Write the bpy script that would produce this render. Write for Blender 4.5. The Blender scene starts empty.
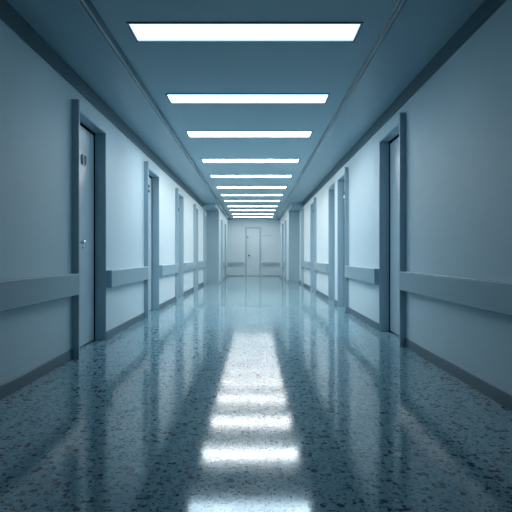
import bpy, bmesh, math, random
from mathutils import Vector
random.seed(4)
S = bpy.context.scene
C = S.collection

# ------------------------------------------------------------------ dimensions (metres)
CAM = 0.88                      # eye height
WL, WR = 1.56, 1.467            # distance of the side walls from the camera axis
ZL, ZR = CAM + 1.590, CAM + 1.612   # soffits along the side walls
ZC = CAM + 1.625                # central ceiling
TL, TR = -1.075, 0.945          # edges of the central ceiling
Y0, YP, YE = -1.5, 16.3, 21.7   # behind camera, corridor narrowing, end wall
NL, NR = 1.160, 1.112           # side walls of the narrow far part
RAIL_B, RAIL_T, RAIL_D = 0.549, 0.722, 0.06

# ------------------------------------------------------------------ materials
def new_mat(name):
    m = bpy.data.materials.new(name); m.use_nodes = True
    n = m.node_tree.nodes; b = n['Principled BSDF']
    return m, n, m.node_tree.links, b

def paint(name, col, rough, spec=0.5, mottled=0.04, bump=0.0, scale=6.0, bscale=220.0):
    m, n, l, b = new_mat(name)
    tc = n.new('ShaderNodeTexCoord')
    no = n.new('ShaderNodeTexNoise'); no.inputs['Scale'].default_value = scale
    no.inputs['Detail'].default_value = 4
    l.new(tc.outputs['Object'], no.inputs['Vector'])
    mx = n.new('ShaderNodeMix'); mx.data_type = 'RGBA'
    a = [c * (1 - mottled) for c in col]; z = [min(1, c * (1 + mottled)) for c in col]
    mx.inputs[6].default_value = (*a, 1); mx.inputs[7].default_value = (*z, 1)
    l.new(no.outputs['Fac'], mx.inputs[0]); l.new(mx.outputs[2], b.inputs['Base Color'])
    b.inputs['Roughness'].default_value = rough
    b.inputs['Specular IOR Level'].default_value = spec
    if bump:
        n2 = n.new('ShaderNodeTexNoise'); n2.inputs['Scale'].default_value = bscale
        l.new(tc.outputs['Object'], n2.inputs['Vector'])
        bp = n.new('ShaderNodeBump'); bp.inputs['Strength'].default_value = bump
        bp.inputs['Distance'].default_value = 0.002
        l.new(n2.outputs['Fac'], bp.inputs['Height']); l.new(bp.outputs['Normal'], b.inputs['Normal'])
    return m

M = {}
M['wall'] = paint('wall_paint', (0.64, 0.745, 0.785), 0.55, 0.4, 0.02, 0.05)
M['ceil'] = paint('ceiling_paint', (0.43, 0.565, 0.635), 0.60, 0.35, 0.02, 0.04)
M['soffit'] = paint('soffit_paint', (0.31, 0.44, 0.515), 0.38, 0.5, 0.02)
M['bead'] = paint('bead_gloss_paint', (0.15, 0.235, 0.285), 0.22, 0.6, 0.02)
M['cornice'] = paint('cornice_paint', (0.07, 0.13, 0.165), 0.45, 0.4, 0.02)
M['frame'] = paint('frame_paint', (0.38, 0.52, 0.60), 0.36, 0.5, 0.02)
M['door'] = paint('door_laminate', (0.50, 0.60, 0.65), 0.28, 0.5, 0.03)
M['rail'] = paint('rail_vinyl', (0.30, 0.415, 0.47), 0.34, 0.5, 0.02)
M['rail_pale_edge'] = paint('rail_highlight_paint', (0.62, 0.73, 0.78), 0.25, 0.6, 0.02)  # pale colour for the painted highlight on the handrails
M['base'] = paint('baseboard_vinyl', (0.09, 0.155, 0.195), 0.42, 0.45, 0.04)
M['stop'] = paint('door_stop_rubber', (0.012, 0.02, 0.026), 0.7, 0.3, 0.02)
M['lamp_frame'] = paint('lamp_frame_metal', (0.16, 0.23, 0.27), 0.4, 0.5, 0.02)
M['sign'] = paint('sign_plastic', (0.05, 0.08, 0.095), 0.5, 0.5, 0.1, scale=60)
M['sign_rim'] = paint('sign_rim_plastic', (0.55, 0.66, 0.70), 0.3, 0.5, 0.02)
m, n, l, b = new_mat('brushed_metal')
b.inputs['Base Color'].default_value = (0.78, 0.84, 0.87, 1); b.inputs['Metallic'].default_value = 1.0
b.inputs['Roughness'].default_value = 0.24
M['metal'] = m

def lamp_mat(strength, cold):
    key = 'lamp%.2f_%.2f' % (strength, cold)
    if key in M: return M[key]
    m, n, l, b = new_mat('lit_diffuser')
    b.inputs['Base Color'].default_value = (0.8, 0.85, 0.87, 1)
    b.inputs['Emission Color'].default_value = (1.0 - 0.48 * cold, 0.96 - 0.16 * cold, 0.92 + 0.08 * cold, 1)
    b.inputs['Emission Strength'].default_value = strength
    M[key] = m
    return m

def terrazzo():
    m, n, l, b = new_mat('terrazzo')
    tc = n.new('ShaderNodeTexCoord')
    def math_(op, a, bb=None, clamp=False):
        k = n.new('ShaderNodeMath'); k.operation = op; k.use_clamp = clamp
        for i, v in enumerate((a, bb)):
            if v is None: continue
            if isinstance(v, (int, float)): k.inputs[i].default_value = v
            else: l.new(v, k.inputs[i])
        return k.outputs[0]
    def mix(f, a, c):
        k = n.new('ShaderNodeMix'); k.data_type = 'RGBA'
        l.new(f, k.inputs[0])
        for i, v in ((6, a), (7, c)):
            if isinstance(v, tuple): k.inputs[i].default_value = (*v, 1)
            else: l.new(v, k.inputs[i])
        return k.outputs[2]
    # warped coordinates give the chips ragged outlines
    wn = n.new('ShaderNodeTexNoise'); wn.inputs['Scale'].default_value = 60; wn.inputs['Detail'].default_value = 2
    l.new(tc.outputs['Object'], wn.inputs['Vector'])
    va = n.new('ShaderNodeVectorMath'); va.operation = 'MULTIPLY_ADD'
    l.new(wn.outputs['Color'], va.inputs[0]); va.inputs[1].default_value = (0.018, 0.018, 0.0)
    l.new(tc.outputs['Object'], va.inputs[2])
    def chips(scale, radius, share):
        v = n.new('ShaderNodeTexVoronoi'); v.voronoi_dimensions = '2D'; v.inputs['Scale'].default_value = scale
        l.new(va.outputs[0], v.inputs['Vector'])
        sp = n.new('ShaderNodeSeparateColor'); l.new(v.outputs['Color'], sp.inputs[0])
        rad = math_('MULTIPLY', sp.outputs[1], radius)
        inside = math_('MULTIPLY', math_('SUBTRACT', rad, v.outputs['Distance']), 14.0, True)
        pick = math_('LESS_THAN', sp.outputs[0], share)
        return math_('MULTIPLY', inside, pick), sp.outputs[2]
    big = n.new('ShaderNodeTexNoise'); big.inputs['Scale'].default_value = 22; big.inputs['Detail'].default_value = 5
    l.new(tc.outputs['Object'], big.inputs['Vector'])
    bf = math_('MULTIPLY', math_('SUBTRACT', big.outputs['Fac'], 0.32), 2.6, True)
    col = mix(bf, (0.235, 0.40, 0.465), (0.31, 0.485, 0.55))
    f1, _ = chips(72, 0.62, 0.50); col = mix(f1, col, (0.125, 0.25, 0.305))
    f2, _ = chips(60, 0.55, 0.16); col = mix(f2, col, (0.38, 0.53, 0.58))
    f3, _ = chips(36, 0.58, 0.36); col = mix(f3, col, (0.008, 0.040, 0.058))
    f4, _ = chips(85, 0.60, 0.22); col = mix(f4, col, (0.012, 0.048, 0.068))
    l.new(col, b.inputs['Base Color'])
    b.inputs['Specular Tint'].default_value = (0.62, 0.88, 1.0, 1)
    b.inputs['IOR'].default_value = 1.42
    b.inputs['Specular IOR Level'].default_value = 0.5
    rn = n.new('ShaderNodeTexNoise'); rn.inputs['Scale'].default_value = 9
    l.new(tc.outputs['Object'], rn.inputs['Vector'])
    r = math_('MULTIPLY_ADD', rn.outputs['Fac'], 0.04); r.node.inputs[2].default_value = 0.075
    l.new(r, b.inputs['Roughness'])
    bp = n.new('ShaderNodeBump'); bp.inputs['Strength'].default_value = 0.05; bp.inputs['Distance'].default_value = 0.002
    l.new(big.outputs['Fac'], bp.inputs['Height']); l.new(bp.outputs['Normal'], b.inputs['Normal'])
    return m
M['floor'] = terrazzo()

# ------------------------------------------------------------------ mesh helpers
def box(bm, x0, x1, y0, y1, z0, z1):
    x0, x1 = sorted((x0, x1)); y0, y1 = sorted((y0, y1)); z0, z1 = sorted((z0, z1))
    v = [bm.verts.new((x, y, z)) for z in (z0, z1) for y in (y0, y1) for x in (x0, x1)]
    for f in ((0, 2, 3, 1), (4, 5, 7, 6), (0, 1, 5, 4), (1, 3, 7, 5), (3, 2, 6, 7), (2, 0, 4, 6)):
        bm.faces.new([v[i] for i in f])

def extrude_profile(bm, pts, y0, y1):
    """closed (x, z) profile swept along y"""
    a = [bm.verts.new((x, y0, z)) for x, z in pts]; c = [bm.verts.new((x, y1, z)) for x, z in pts]
    k = len(pts)
    for i in range(k):
        j = (i + 1) % k
        bm.faces.new((a[i], a[j], c[j], c[i]))
    bm.faces.new(a[::-1]); bm.faces.new(c)

def lathe(bm, prof, centre, axis, seg=20):
    """(radius, offset along axis) profile revolved round an axis through centre"""
    ax = Vector(axis).normalized()
    u = Vector((0, 0, 1)) if abs(ax.z) < .9 else Vector((1, 0, 0))
    w = ax.cross(u)
    rings = []
    for r, h in prof:
        p = Vector(centre) + ax * h
        if r < 1e-6: rings.append([bm.verts.new(p)])
        else: rings.append([bm.verts.new(p + (u * math.cos(t) + w * math.sin(t)) * r)
                            for t in [2 * math.pi * i / seg for i in range(seg)]])
    for A, B in zip(rings, rings[1:]):
        for i in range(seg):
            j = (i + 1) % seg
            if len(A) == 1 and len(B) == 1: continue
            if len(A) == 1: bm.faces.new((A[0], B[i], B[j]))
            elif len(B) == 1: bm.faces.new((A[i], A[j], B[0]))
            else: bm.faces.new((A[i], A[j], B[j], B[i]))

def obj(name, bm, mat, parent=None, bevel=0.0, smooth=False, origin=None):
    bmesh.ops.recalc_face_normals(bm, faces=bm.faces)
    if origin is not None:
        bmesh.ops.translate(bm, verts=bm.verts, vec=-Vector(origin))
    me = bpy.data.meshes.new(name); bm.to_mesh(me); bm.free()
    me.materials.append(mat)
    for p in me.polygons: p.use_smooth = smooth
    o = bpy.data.objects.new(name, me); C.objects.link(o)
    if origin is not None and parent is None: o.location = origin
    if parent is not None: o.parent = parent
    if bevel:
        md = o.modifiers.new('soft_edges', 'BEVEL'); md.width = bevel; md.segments = 3
        md.limit_method = 'ANGLE'; md.harden_normals = False
    return o

def tag(o, label, cat, group=None, kind=None):
    o['label'] = label; o['category'] = cat
    if group: o['group'] = group
    if kind: o['kind'] = kind
    return o

def empty(name, loc, label, cat, group=None, kind=None):
    o = bpy.data.objects.new(name, None); C.objects.link(o); o.location = loc
    o.empty_display_size = 0.1
    return tag(o, label, cat, group, kind)

# ------------------------------------------------------------------ door schedule
HEAD_L, POST_L = CAM + 1.280, CAM + 1.340
HEAD_R, POST_R = CAM + 1.330, CAM + 1.390
HEAD_N, POST_N = CAM + 1.20, CAM + 1.24
# (wall, near edge, far edge, has proud near post)
LEFT = [(4.27, 5.22), (7.06, 8.13), (9.85, 10.95), (12.79, 13.80), (15.23, 16.20)]
RIGHT = [(4.84, 5.84, True), (7.80, 8.78, True), (9.13, 9.87, False), (11.83, 13.07, True), (14.82, 15.66, True)]
FARL = [(17.15, 18.10), (19.40, 20.35)]
FARR = [(17.40, 18.30), (19.10, 20.05)]

# ------------------------------------------------------------------ floor, walls, ceilings
bm = bmesh.new(); box(bm, -WL - .25, WR + .25, Y0, YE + .25, -0.08, 0)
tag(obj('floor', bm, M['floor']), 'polished blue grey terrazzo floor with dark chips reflecting the ceiling lights', 'floor', kind='structure')

def side_wall(name, x_in, x_out, y0, y1, openings, head, top, label):
    bm = bmesh.new(); y = y0
    for a, c in openings:
        box(bm, x_in, x_out, y, a, 0, top)
        box(bm, x_in, x_out, a, c, head, top)
        y = c
    box(bm, x_in, x_out, y, y1, 0, top)
    tag(obj(name, bm, M['wall']), label, 'wall', kind='structure')

side_wall('wall_left', -WL, -WL - .25, Y0, YP, [(a + .01, c + .02) for a, c in LEFT], HEAD_L + .02, ZL + .12,
          'pale blue grey left corridor wall with five recessed doors')
side_wall('wall_right', WR, WR + .25, Y0, YP, [(a + .01, c + .02) for a, c, p in RIGHT], HEAD_R + .02, ZR + .08,
          'pale blue grey right corridor wall with five recessed doors')
side_wall('wall_far_left', -NL, -WL - .25, YP, YE, [(a + .01, c + .02) for a, c in FARL], HEAD_N + .02, ZC + .06,
          'blue grey wall jutting in at the far left of the corridor')
side_wall('wall_far_right', NR, WR + .25, YP, YE, [(a + .01, c + .02) for a, c in FARR], HEAD_N + .02, ZC + .06,
          'blue grey wall jutting in at the far right of the corridor')
M['pier_shade'] = paint('pier_shade_paint', (0.34, 0.47, 0.54), 0.5, 0.4, 0.02)  # shade of the camera-facing wall ends, put into the colour
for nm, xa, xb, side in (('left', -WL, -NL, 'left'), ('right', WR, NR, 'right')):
    bm = bmesh.new(); box(bm, xa, xb, YP - .02, YP, 0, CAM + 1.475)  # thin sheet added over the wall end to carry that shade
    tag(obj('wall_pier_shade_' + nm, bm, M['pier_shade'], bevel=.004), 'darker grey blue painted shade over the wall end that juts in at far ' + side, 'wall', kind='structure')
EDL, EDR, EDH = -0.385, 0.265, CAM + 1.245      # opening in the end wall
bm = bmesh.new()
box(bm, -WL - .25, EDL, YE, YE + .25, 0, ZC + .06); box(bm, EDR, WR + .25, YE, YE + .25, 0, ZC + .06)
box(bm, EDL, EDR, YE, YE + .25, EDH, ZC + .06)
tag(obj('wall_end', bm, M['wall']), 'pale end wall with a single door closing the corridor', 'wall', kind='structure')

# lamp positions (depth), central ceiling with a cut-out per lamp
LX0, LX1, LDY = -0.878, 0.742, 0.143
LAMPS = [3.63, 5.16, 6.66, 8.52, 10.18, 11.80, 13.30, 14.73, 16.33, 17.75, 19.4, 20.8]
bm = bmesh.new(); y = Y0
for ly in LAMPS:
    box(bm, TL, TR, y, ly - LDY, ZC, ZC + .08)
    box(bm, TL, LX0, ly - LDY, ly + LDY, ZC, ZC + .08)
    box(bm, LX1, TR, ly - LDY, ly + LDY, ZC, ZC + .08)
    y = ly + LDY
box(bm, TL, TR, y, YE, ZC, ZC + .08)
tag(obj('ceiling', bm, M['ceil']), 'blue grey central ceiling holding a row of bright light panels', 'ceiling', kind='structure')
YB = 15.0
def soffit(name, x0, x1, z, label):
    bm = bmesh.new(); box(bm, x0, x1, Y0, YE, z, z + .14); box(bm, max(x0, -WL) if x0 < 0 else NR, -NL if x0 < 0 else x1, YB, YP, CAM + 1.475, z)
    tag(obj(name, bm, M['soffit']), label, 'ceiling', kind='structure')
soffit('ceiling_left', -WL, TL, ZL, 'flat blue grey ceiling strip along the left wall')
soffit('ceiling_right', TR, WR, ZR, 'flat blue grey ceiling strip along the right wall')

# rounded bead where side strip and central ceiling meet
def bead(name, xe, sgn, z, label):
    pts = [(xe - sgn * .018, z + .02), (xe - sgn * .018, z - .001)]
    for i in range(9):
        t = math.pi * i / 8
        pts.append((xe + sgn * (.004 - .016 * math.cos(t)), z - .003 - .012 * math.sin(t)))
    pts += [(xe + sgn * .022, z + .006), (xe + sgn * .030, ZC - .004), (xe + sgn * .030, ZC + .02)]
    bm = bmesh.new(); extrude_profile(bm, pts, Y0, YE)
    tag(obj(name, bm, M['bead'], smooth=False), label, 'trim', kind='structure')
bead('trim_1', TL, 1, ZL, 'rounded bead along the left edge of the central ceiling')
bead('trim_2', TR, -1, ZR, 'rounded bead along the right edge of the central ceiling')

# dark cornice strips under the side ceilings, returning over the jutting walls
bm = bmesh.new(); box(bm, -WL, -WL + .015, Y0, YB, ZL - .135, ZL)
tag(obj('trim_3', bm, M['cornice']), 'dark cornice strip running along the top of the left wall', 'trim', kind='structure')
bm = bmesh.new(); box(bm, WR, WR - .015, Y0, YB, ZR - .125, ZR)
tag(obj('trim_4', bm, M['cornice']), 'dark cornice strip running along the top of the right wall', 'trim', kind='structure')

# ------------------------------------------------------------------ skirting
def skirting(name, x, s, y0, y1, ops, label, extra=()):
    bm = bmesh.new(); y = y0
    for a, c in ops:
        if a > y: box(bm, x, x + s * .012, y, a, 0, .086)
        y = c + .022
    if y < y1: box(bm, x, x + s * .012, y, y1, 0, .086)
    for e in extra: box(bm, *e)
    tag(obj(name, bm, M['rail'] if 'far' in name else M['base'], bevel=.003), label, 'baseboard', kind='structure')
skirting('baseboard_left', -WL, 1, Y0, YP, LEFT, 'dark skirting along the foot of the left wall')
skirting('baseboard_right', WR, -1, Y0, YP, [(a, c) for a, c, p in RIGHT], 'dark skirting along the foot of the right wall')
skirting('baseboard_far_left', -NL, 1, YP, YE, FARL, 'dark skirting along the jutting far left wall')
skirting('baseboard_far_right', NR, -1, YP, YE, FARR, 'dark skirting along the jutting far right wall')
bm = bmesh.new(); box(bm, -NL, EDL - .05, YE - .012, YE, 0, .045); box(bm, EDR + .05, NR, YE - .012, YE, 0, .045)
tag(obj('baseboard_end', bm, M['rail']), 'dark skirting along the foot of the end wall', 'baseboard', kind='structure')

# ------------------------------------------------------------------ doors in the side walls
def side_door(num, wall_x, s, u0, u1, head, post_top, proud, label, items=(), knob=None, post_items=()):
    """s = -1 left wall, +1 right wall: x = wall_x + s*n, n measured into the wall"""
    root = empty('door_%d' % num, (wall_x, (u0 + u1) / 2, 0), label, 'door', kind='structure')
    o = Vector(root.location)
    X = lambda d: wall_x + s * d
    def part(name, bm, mat, parent=root, bevel=0, smooth=False):
        if parent is root: return obj(name, bm, mat, root, bevel, smooth, origin=o)
        return obj(name, bm, mat, parent, bevel, smooth, origin=o)
    # reveal lining with a thin casing edge
    bm = bmesh.new()
    box(bm, X(-.008), X(.105), u1, u1 + .02, 0, head + .02)
    box(bm, X(-.008), X(.105), u0 + .03, u1, head, head + .02)
    box(bm, X(0), X(.105), u0 + .01, u0 + .03, 0, head + .02)
    fr = part('door_frame', bm, M['frame'], bevel=.003)
    if proud:
        bm = bmesh.new(); box(bm, X(-RAIL_D), X(0), u0, u0 + .03, 0, post_top)
    else:
        bm = bmesh.new(); box(bm, X(-.008), X(0), u0 + .01, u0 + .03, 0, head + .02)
    post = part('frame_post', bm, M['frame'], bevel=.003)
    for z, h, mk in post_items:                  # small plates on the corridor face of the post
        bm = bmesh.new(); box(bm, X(-RAIL_D - .012), X(-RAIL_D), u0 + .002, u0 + .05, CAM + z - h / 2, CAM + z + h / 2)
        p = part('post_plate', bm, M[mk], post, .003)
        p['label'] = 'small dark plate' if mk == 'sign' else 'small shiny metal plate'
    # dark rubber stop seen as the gap round the leaf
    bm = bmesh.new(); box(bm, X(.148), X(.165), u0 + .01, u1 + .02, 0, head + .02)
    box(bm, X(.105), X(.148), u1 - .004, u1 + .02, 0, head + .02)
    box(bm, X(.105), X(.148), u0 + .01, u0 + .030, 0, head + .02)
    box(bm, X(.105), X(.148), u0 + .03, u1 - .004, head - .004, head + .02)
    part('door_stop', bm, M['stop'])
    bm = bmesh.new(); box(bm, X(.108), X(.148), u0 + .034, u1 - .028, .012, head - .028)
    leaf = part('door_leaf', bm, M['door'], bevel=.003)
    for kind, du, z, w, h in items:              # du from the near edge of the leaf
        uc = u0 + .034 + du; zc = z
        if kind == 'sign':
            bm = bmesh.new(); box(bm, X(.098), X(.108), uc - w / 2, uc + w / 2, zc - h / 2, zc + h / 2)
            bm2 = bmesh.new(); t = .008
            box(bm2, X(.092), X(.108), uc - w / 2 - t, uc - w / 2, zc - h / 2 - t, zc + h / 2 + t)
            box(bm2, X(.092), X(.108), uc + w / 2, uc + w / 2 + t, zc - h / 2 - t, zc + h / 2 + t)
            box(bm2, X(.092), X(.108), uc - w / 2, uc + w / 2, zc - h / 2 - t, zc - h / 2)
            box(bm2, X(.092), X(.108), uc - w / 2, uc + w / 2, zc + h / 2, zc + h / 2 + t)
            p = part('sign_plate', bm, M['sign'], leaf); p['label'] = 'small dark sign plate'
            part('sign_rim', bm2, M['sign_rim'], leaf, .002)
    if knob:
        du, z = knob; uc = u0 + .034 + du
        bm = bmesh.new()
        lathe(bm, [(0, 0), (.030, 0), (.030, .006), (.026, .009), (.011, .010), (.011, .035), (.020, .040),
                   (.026, .050), (.026, .060), (.018, .068), (0, .070)], (X(.108), uc, z), (-s, 0, 0))
        p = part('door_knob', bm, M['metal'], leaf, 0, True); p['label'] = 'round shiny metal door knob'
        bm = bmesh.new()
        lathe(bm, [(0, 0), (.020, 0), (.020, .005), (.013, .008), (0, .008)], (X(.108), uc + .13, z - .04), (-s, 0, 0))
        p = part('door_lock', bm, M['metal'], leaf, 0, True); p['label'] = 'round metal lock rose'
    return root

ZS = CAM
side_door(1, -WL, -1, *LEFT[0], HEAD_L, POST_L, True,
          'grey blue door nearest on the left, with framed sign plate and shiny knob',
          items=[('sign', .566, CAM + .934, .085, .082)], knob=(.42, CAM + .129))
side_door(2, -WL, -1, *LEFT[1], HEAD_L, POST_L, True, 'second nearest door on the left wall, with two small dark plates on its post', post_items=[(.99,.04,'sign'),(.92,.04,'sign')], knob=(.06, CAM + .135))
side_door(3, -WL, -1, *LEFT[2], HEAD_L, POST_L, True, 'middle door of the five on the left wall', post_items=[(.915,.05,'sign'),(.85,.035,'metal')], knob=(.06, CAM + .135))
side_door(4, -WL, -1, *LEFT[3], HEAD_L, POST_L, True, 'fourth door along the left wall, one before the jutting wall', knob=(.06, CAM + .135))
side_door(5, -WL, -1, *LEFT[4], HEAD_L, POST_L, True, 'last door on the left wall, right against the jutting wall', post_items=[(1.20,.07,'metal')], knob=(.06, CAM + .135))
side_door(6, WR, 1, RIGHT[0][0], RIGHT[0][1], HEAD_R, POST_R, True, 'grey blue door nearest on the right wall beside the long handrail', knob=(.06, CAM + .135))
side_door(7, WR, 1, RIGHT[1][0], RIGHT[1][1], HEAD_R, POST_R, True, 'nearer door of the close pair on the right wall, with tall post', post_items=[(.99,.045,'sign'),(.92,.045,'metal')], knob=(.06, CAM + .135))
side_door(8, WR, 1, RIGHT[2][0], RIGHT[2][1], HEAD_R - .03, POST_R, False, 'narrow farther door of the close pair on the right wall, without post')
side_door(9, WR, 1, RIGHT[3][0], RIGHT[3][1], HEAD_R, POST_R, True, 'wide door on the right wall, second before the jutting wall', post_items=[(1.06,.06,'sign')], knob=(.06, CAM + .135))
side_door(10, WR, 1, RIGHT[4][0], RIGHT[4][1], HEAD_R, POST_R, True, 'last door on the right wall, right against the jutting wall', post_items=[(1.24,.06,'metal')], knob=(.06, CAM + .135))
side_door(11, -NL, -1, *FARL[0], HEAD_N, POST_N, True, 'nearer door in the jutting far left wall')
side_door(12, -NL, -1, *FARL[1], HEAD_N, POST_N, True, 'farther door in the jutting far left wall, close to the end wall')
side_door(13, NR, 1, *FARR[0], HEAD_N, POST_N, True, 'nearer door in the jutting far right wall')
side_door(14, NR, 1, *FARR[1], HEAD_N, POST_N, True, 'farther door in the jutting far right wall, close to the end wall')

# ------------------------------------------------------------------ the door in the end wall
r = empty('door_15', ((EDL + EDR) / 2, YE, 0), 'pale door in the middle of the end wall', 'door', kind='structure')
o_ = Vector(r.location)
bm = bmesh.new()
box(bm, EDL - .03, EDL + .025, YE - .02, YE + .10, 0, EDH + .03)
box(bm, EDR - .025, EDR + .03, YE - .02, YE + .10, 0, EDH + .03)
box(bm, EDL + .025, EDR - .025, YE - .02, YE + .10, EDH - .025, EDH + .03)
obj('door_frame', bm, M['door'], r, .004, origin=o_)
bm = bmesh.new(); box(bm, EDL, EDR, YE + .10, YE + .12, 0, EDH)
obj('door_stop', bm, M['stop'], r, origin=o_)
bm = bmesh.new(); box(bm, EDL + .035, EDR - .035, YE + .03, YE + .075, .01, EDH - .04)
lf = obj('door_leaf', bm, M['wall'], r, .003, origin=o_)
bm = bmesh.new(); lathe(bm, [(0, 0), (.035, 0), (.035, .008), (.012, .012), (.012, .04), (.028, .05), (.028, .065), (0, .072)],
                        (-0.235, YE + .03, CAM + .02), (0, -1, 0))
k = obj('door_knob', bm, M['stop'], lf, 0, True, origin=o_); k['label'] = 'small dark door knob'
bm = bmesh.new(); box(bm, -.325, -.265, YE + .018, YE + .03, CAM + .78, CAM + .87)
k = obj('sign_plate', bm, M['rail'], lf, .003, origin=o_); k['label'] = 'small grey sign plate'

# ------------------------------------------------------------------ bumper handrails
def rail_piece(x, s, y0, y1, label, z0=RAIL_B, z1=RAIL_T, cap=True, group=None):
    """board proud of a side wall, s = +1 towards +x"""
    c = (x + s * RAIL_D / 2, (y0 + y1) / 2, (z0 + z1) / 2)
    r = empty('handrail', (x, (y0 + y1) / 2, z0), label, 'handrail', group)
    o = Vector(r.location)
    bm = bmesh.new(); box(bm, x, x + s * RAIL_D, y0 + (.012 if cap else 0), y1, z0, z1)
    obj('rail_board', bm, M['rail'], r, .006, origin=o)
    bm = bmesh.new(); box(bm, x, x + s * (RAIL_D + .003), y0, y1, z1, z1 + .009)  # added pale strip, stands in for the highlight on the board's top edge
    k = obj('rail_pale_edge', bm, M['rail_pale_edge'], r, .003, origin=o); k['label'] = 'pale painted highlight along the top edge'
    if cap:
        bm = bmesh.new(); box(bm, x, x + s * (RAIL_D + .001), y0, y0 + .012, z0 - .001, z1)
        k = obj('end_cap', bm, M['frame'], r, .003, origin=o); k['label'] = 'darker end cap'
    return r
G1 = 'handrail boards along the corridor walls'
def rails(x, s, spans, names):
    for i, ((a, b_), nm) in enumerate(zip(spans, names)):
        rail_piece(x, s, a, b_, nm, cap=a > 0, group=G1)
g = .035
rails(-WL, 1, [(-1.4, LEFT[0][0] + .0), (LEFT[0][1] + g, LEFT[1][0]), (LEFT[1][1] + g, LEFT[2][0]),
               (LEFT[2][1] + g, LEFT[3][0]), (LEFT[3][1] + g, LEFT[4][0])],
      ['long handrail board on the left wall running out of the picture',
       'handrail board between the nearest and second doors on the left wall',
       'handrail board between the second and middle doors on the left wall',
       'handrail board between the middle and fourth doors on the left wall',
       'handrail board between the fourth and last doors on the left wall'])
rails(WR, -1, [(-1.4, RIGHT[0][0]), (RIGHT[0][1] + g, RIGHT[1][0]), (RIGHT[2][1] + g, RIGHT[3][0]), (RIGHT[3][1] + g, RIGHT[4][0])],
      ['long handrail board on the right wall running out of the picture',
       'handrail board between the nearest door and the close door pair on the right wall',
       'handrail board between the close door pair and the wide door on the right wall',
       'handrail board between the wide door and the last door on the right wall'])
rail_piece(-NL, 1, FARL[0][1] + g, FARL[1][0], 'handrail board between the two doors of the jutting far left wall', .47, .66, group=G1)
rail_piece(NR, -1, FARR[0][1] + g, FARR[1][0], 'handrail board between the two doors of the jutting far right wall', .47, .66, group=G1)
def end_rail(x0, x1, label):
    r = empty('handrail', ((x0 + x1) / 2, YE, .495), label, 'handrail', G1)
    o = Vector(r.location)
    bm = bmesh.new(); box(bm, x0, x1, YE - RAIL_D, YE, .495, .60)
    obj('rail_board', bm, M['frame'], r, .006, origin=o)
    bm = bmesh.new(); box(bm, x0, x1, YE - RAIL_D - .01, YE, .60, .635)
    k = obj('rail_pale_edge', bm, M['wall'], r, .006, origin=o); k['label'] = 'pale top strip'
end_rail(-NL, -0.44, 'handrail board on the end wall, left of its door')
end_rail(0.32, NR, 'handrail board on the end wall, right of its door')

# small bar on the end wall right of the door
r = empty('wall_bar', (.53, YE, CAM + .88), 'thin dark bar fixed high on the end wall, right of the door', 'wall bar')
o = Vector(r.location)
bm = bmesh.new(); box(bm, .36, .71, YE - .035, YE - .02, CAM + .882, CAM + .902)
obj('bar', bm, M['frame'], r, .003, origin=o)
for x in (.345, .695):
    bm = bmesh.new(); box(bm, x, x + .035, YE - .02, YE, CAM + .872, CAM + .912)
    obj('bracket', bm, M['frame'], r, .003, origin=o)

# ------------------------------------------------------------------ ceiling lights
ORD = ['nearest', 'second', 'third', 'fourth', 'fifth', 'sixth', 'seventh', 'eighth', 'ninth', 'tenth', 'eleventh', 'last and farthest']
POWER = [1.7, 3.8, 21, 27, 22, 19.5, 17, 15, 12, 10, 10, 10]
COLD = [.8, 1.0, .62, .25, .1, .05, .05, .1, .15, .2, .2, .2]
def make_light(ly, label, strength, cold):
    cx = (LX0 + LX1) / 2
    r = empty('ceiling_light', (cx, ly, ZC - .004), label, 'ceiling light', 'light panels in a row along the ceiling')
    w, d, t = (LX1 - LX0) / 2, LDY, .014
    bm = bmesh.new()
    for a in ((-w - t, w + t, -d - t, -d), (-w - t, w + t, d, d + t), (-w - t, -w, -d, d), (w, w + t, -d, d)):
        box(bm, a[0], a[1], a[2], a[3], -.004, .004)
    obj('lamp_frame', bm, M['lamp_frame'], r)
    bm = bmesh.new(); box(bm, -w + .001, w - .001, -d + .001, d - .001, .006, .022)
    obj('diffuser', bm, lamp_mat(strength, cold), r)
    bm = bmesh.new(); box(bm, -w, w, -d, d, .023, .075)
    obj('housing', bm, M['lamp_frame'], r)
for ly, nm, p, cold in zip(LAMPS, ORD, POWER, COLD):
    make_light(ly, '%s long white light panel in the ceiling%s' % (nm, ', counted from the camera' if nm not in ('nearest', 'last and farthest') else ''), p, cold)

# ------------------------------------------------------------------ world, camera, exposure
w = bpy.data.worlds.new('dim_world'); S.world = w; w.use_nodes = True
w.node_tree.nodes['Background'].inputs['Color'].default_value = (0.03, 0.09, 0.14, 1)
w.node_tree.nodes['Background'].inputs['Strength'].default_value = 0.04
cd = bpy.data.cameras.new('camera'); cam = bpy.data.objects.new('camera', cd); C.objects.link(cam)
cam.location = (0, 0, CAM); cam.rotation_euler = (math.radians(90), 0, 0)
cd.sensor_width = 36; cd.lens = 36 * 500 / 512; cd.shift_x = 1.5 / 512
cd.clip_start = .02; cd.clip_end = 100
S.camera = cam
vs = S.view_settings
vs.view_transform = 'Standard'; vs.look = 'None'; vs.gamma = 1; vs.exposure = 0.05; vs.use_curve_mapping = False
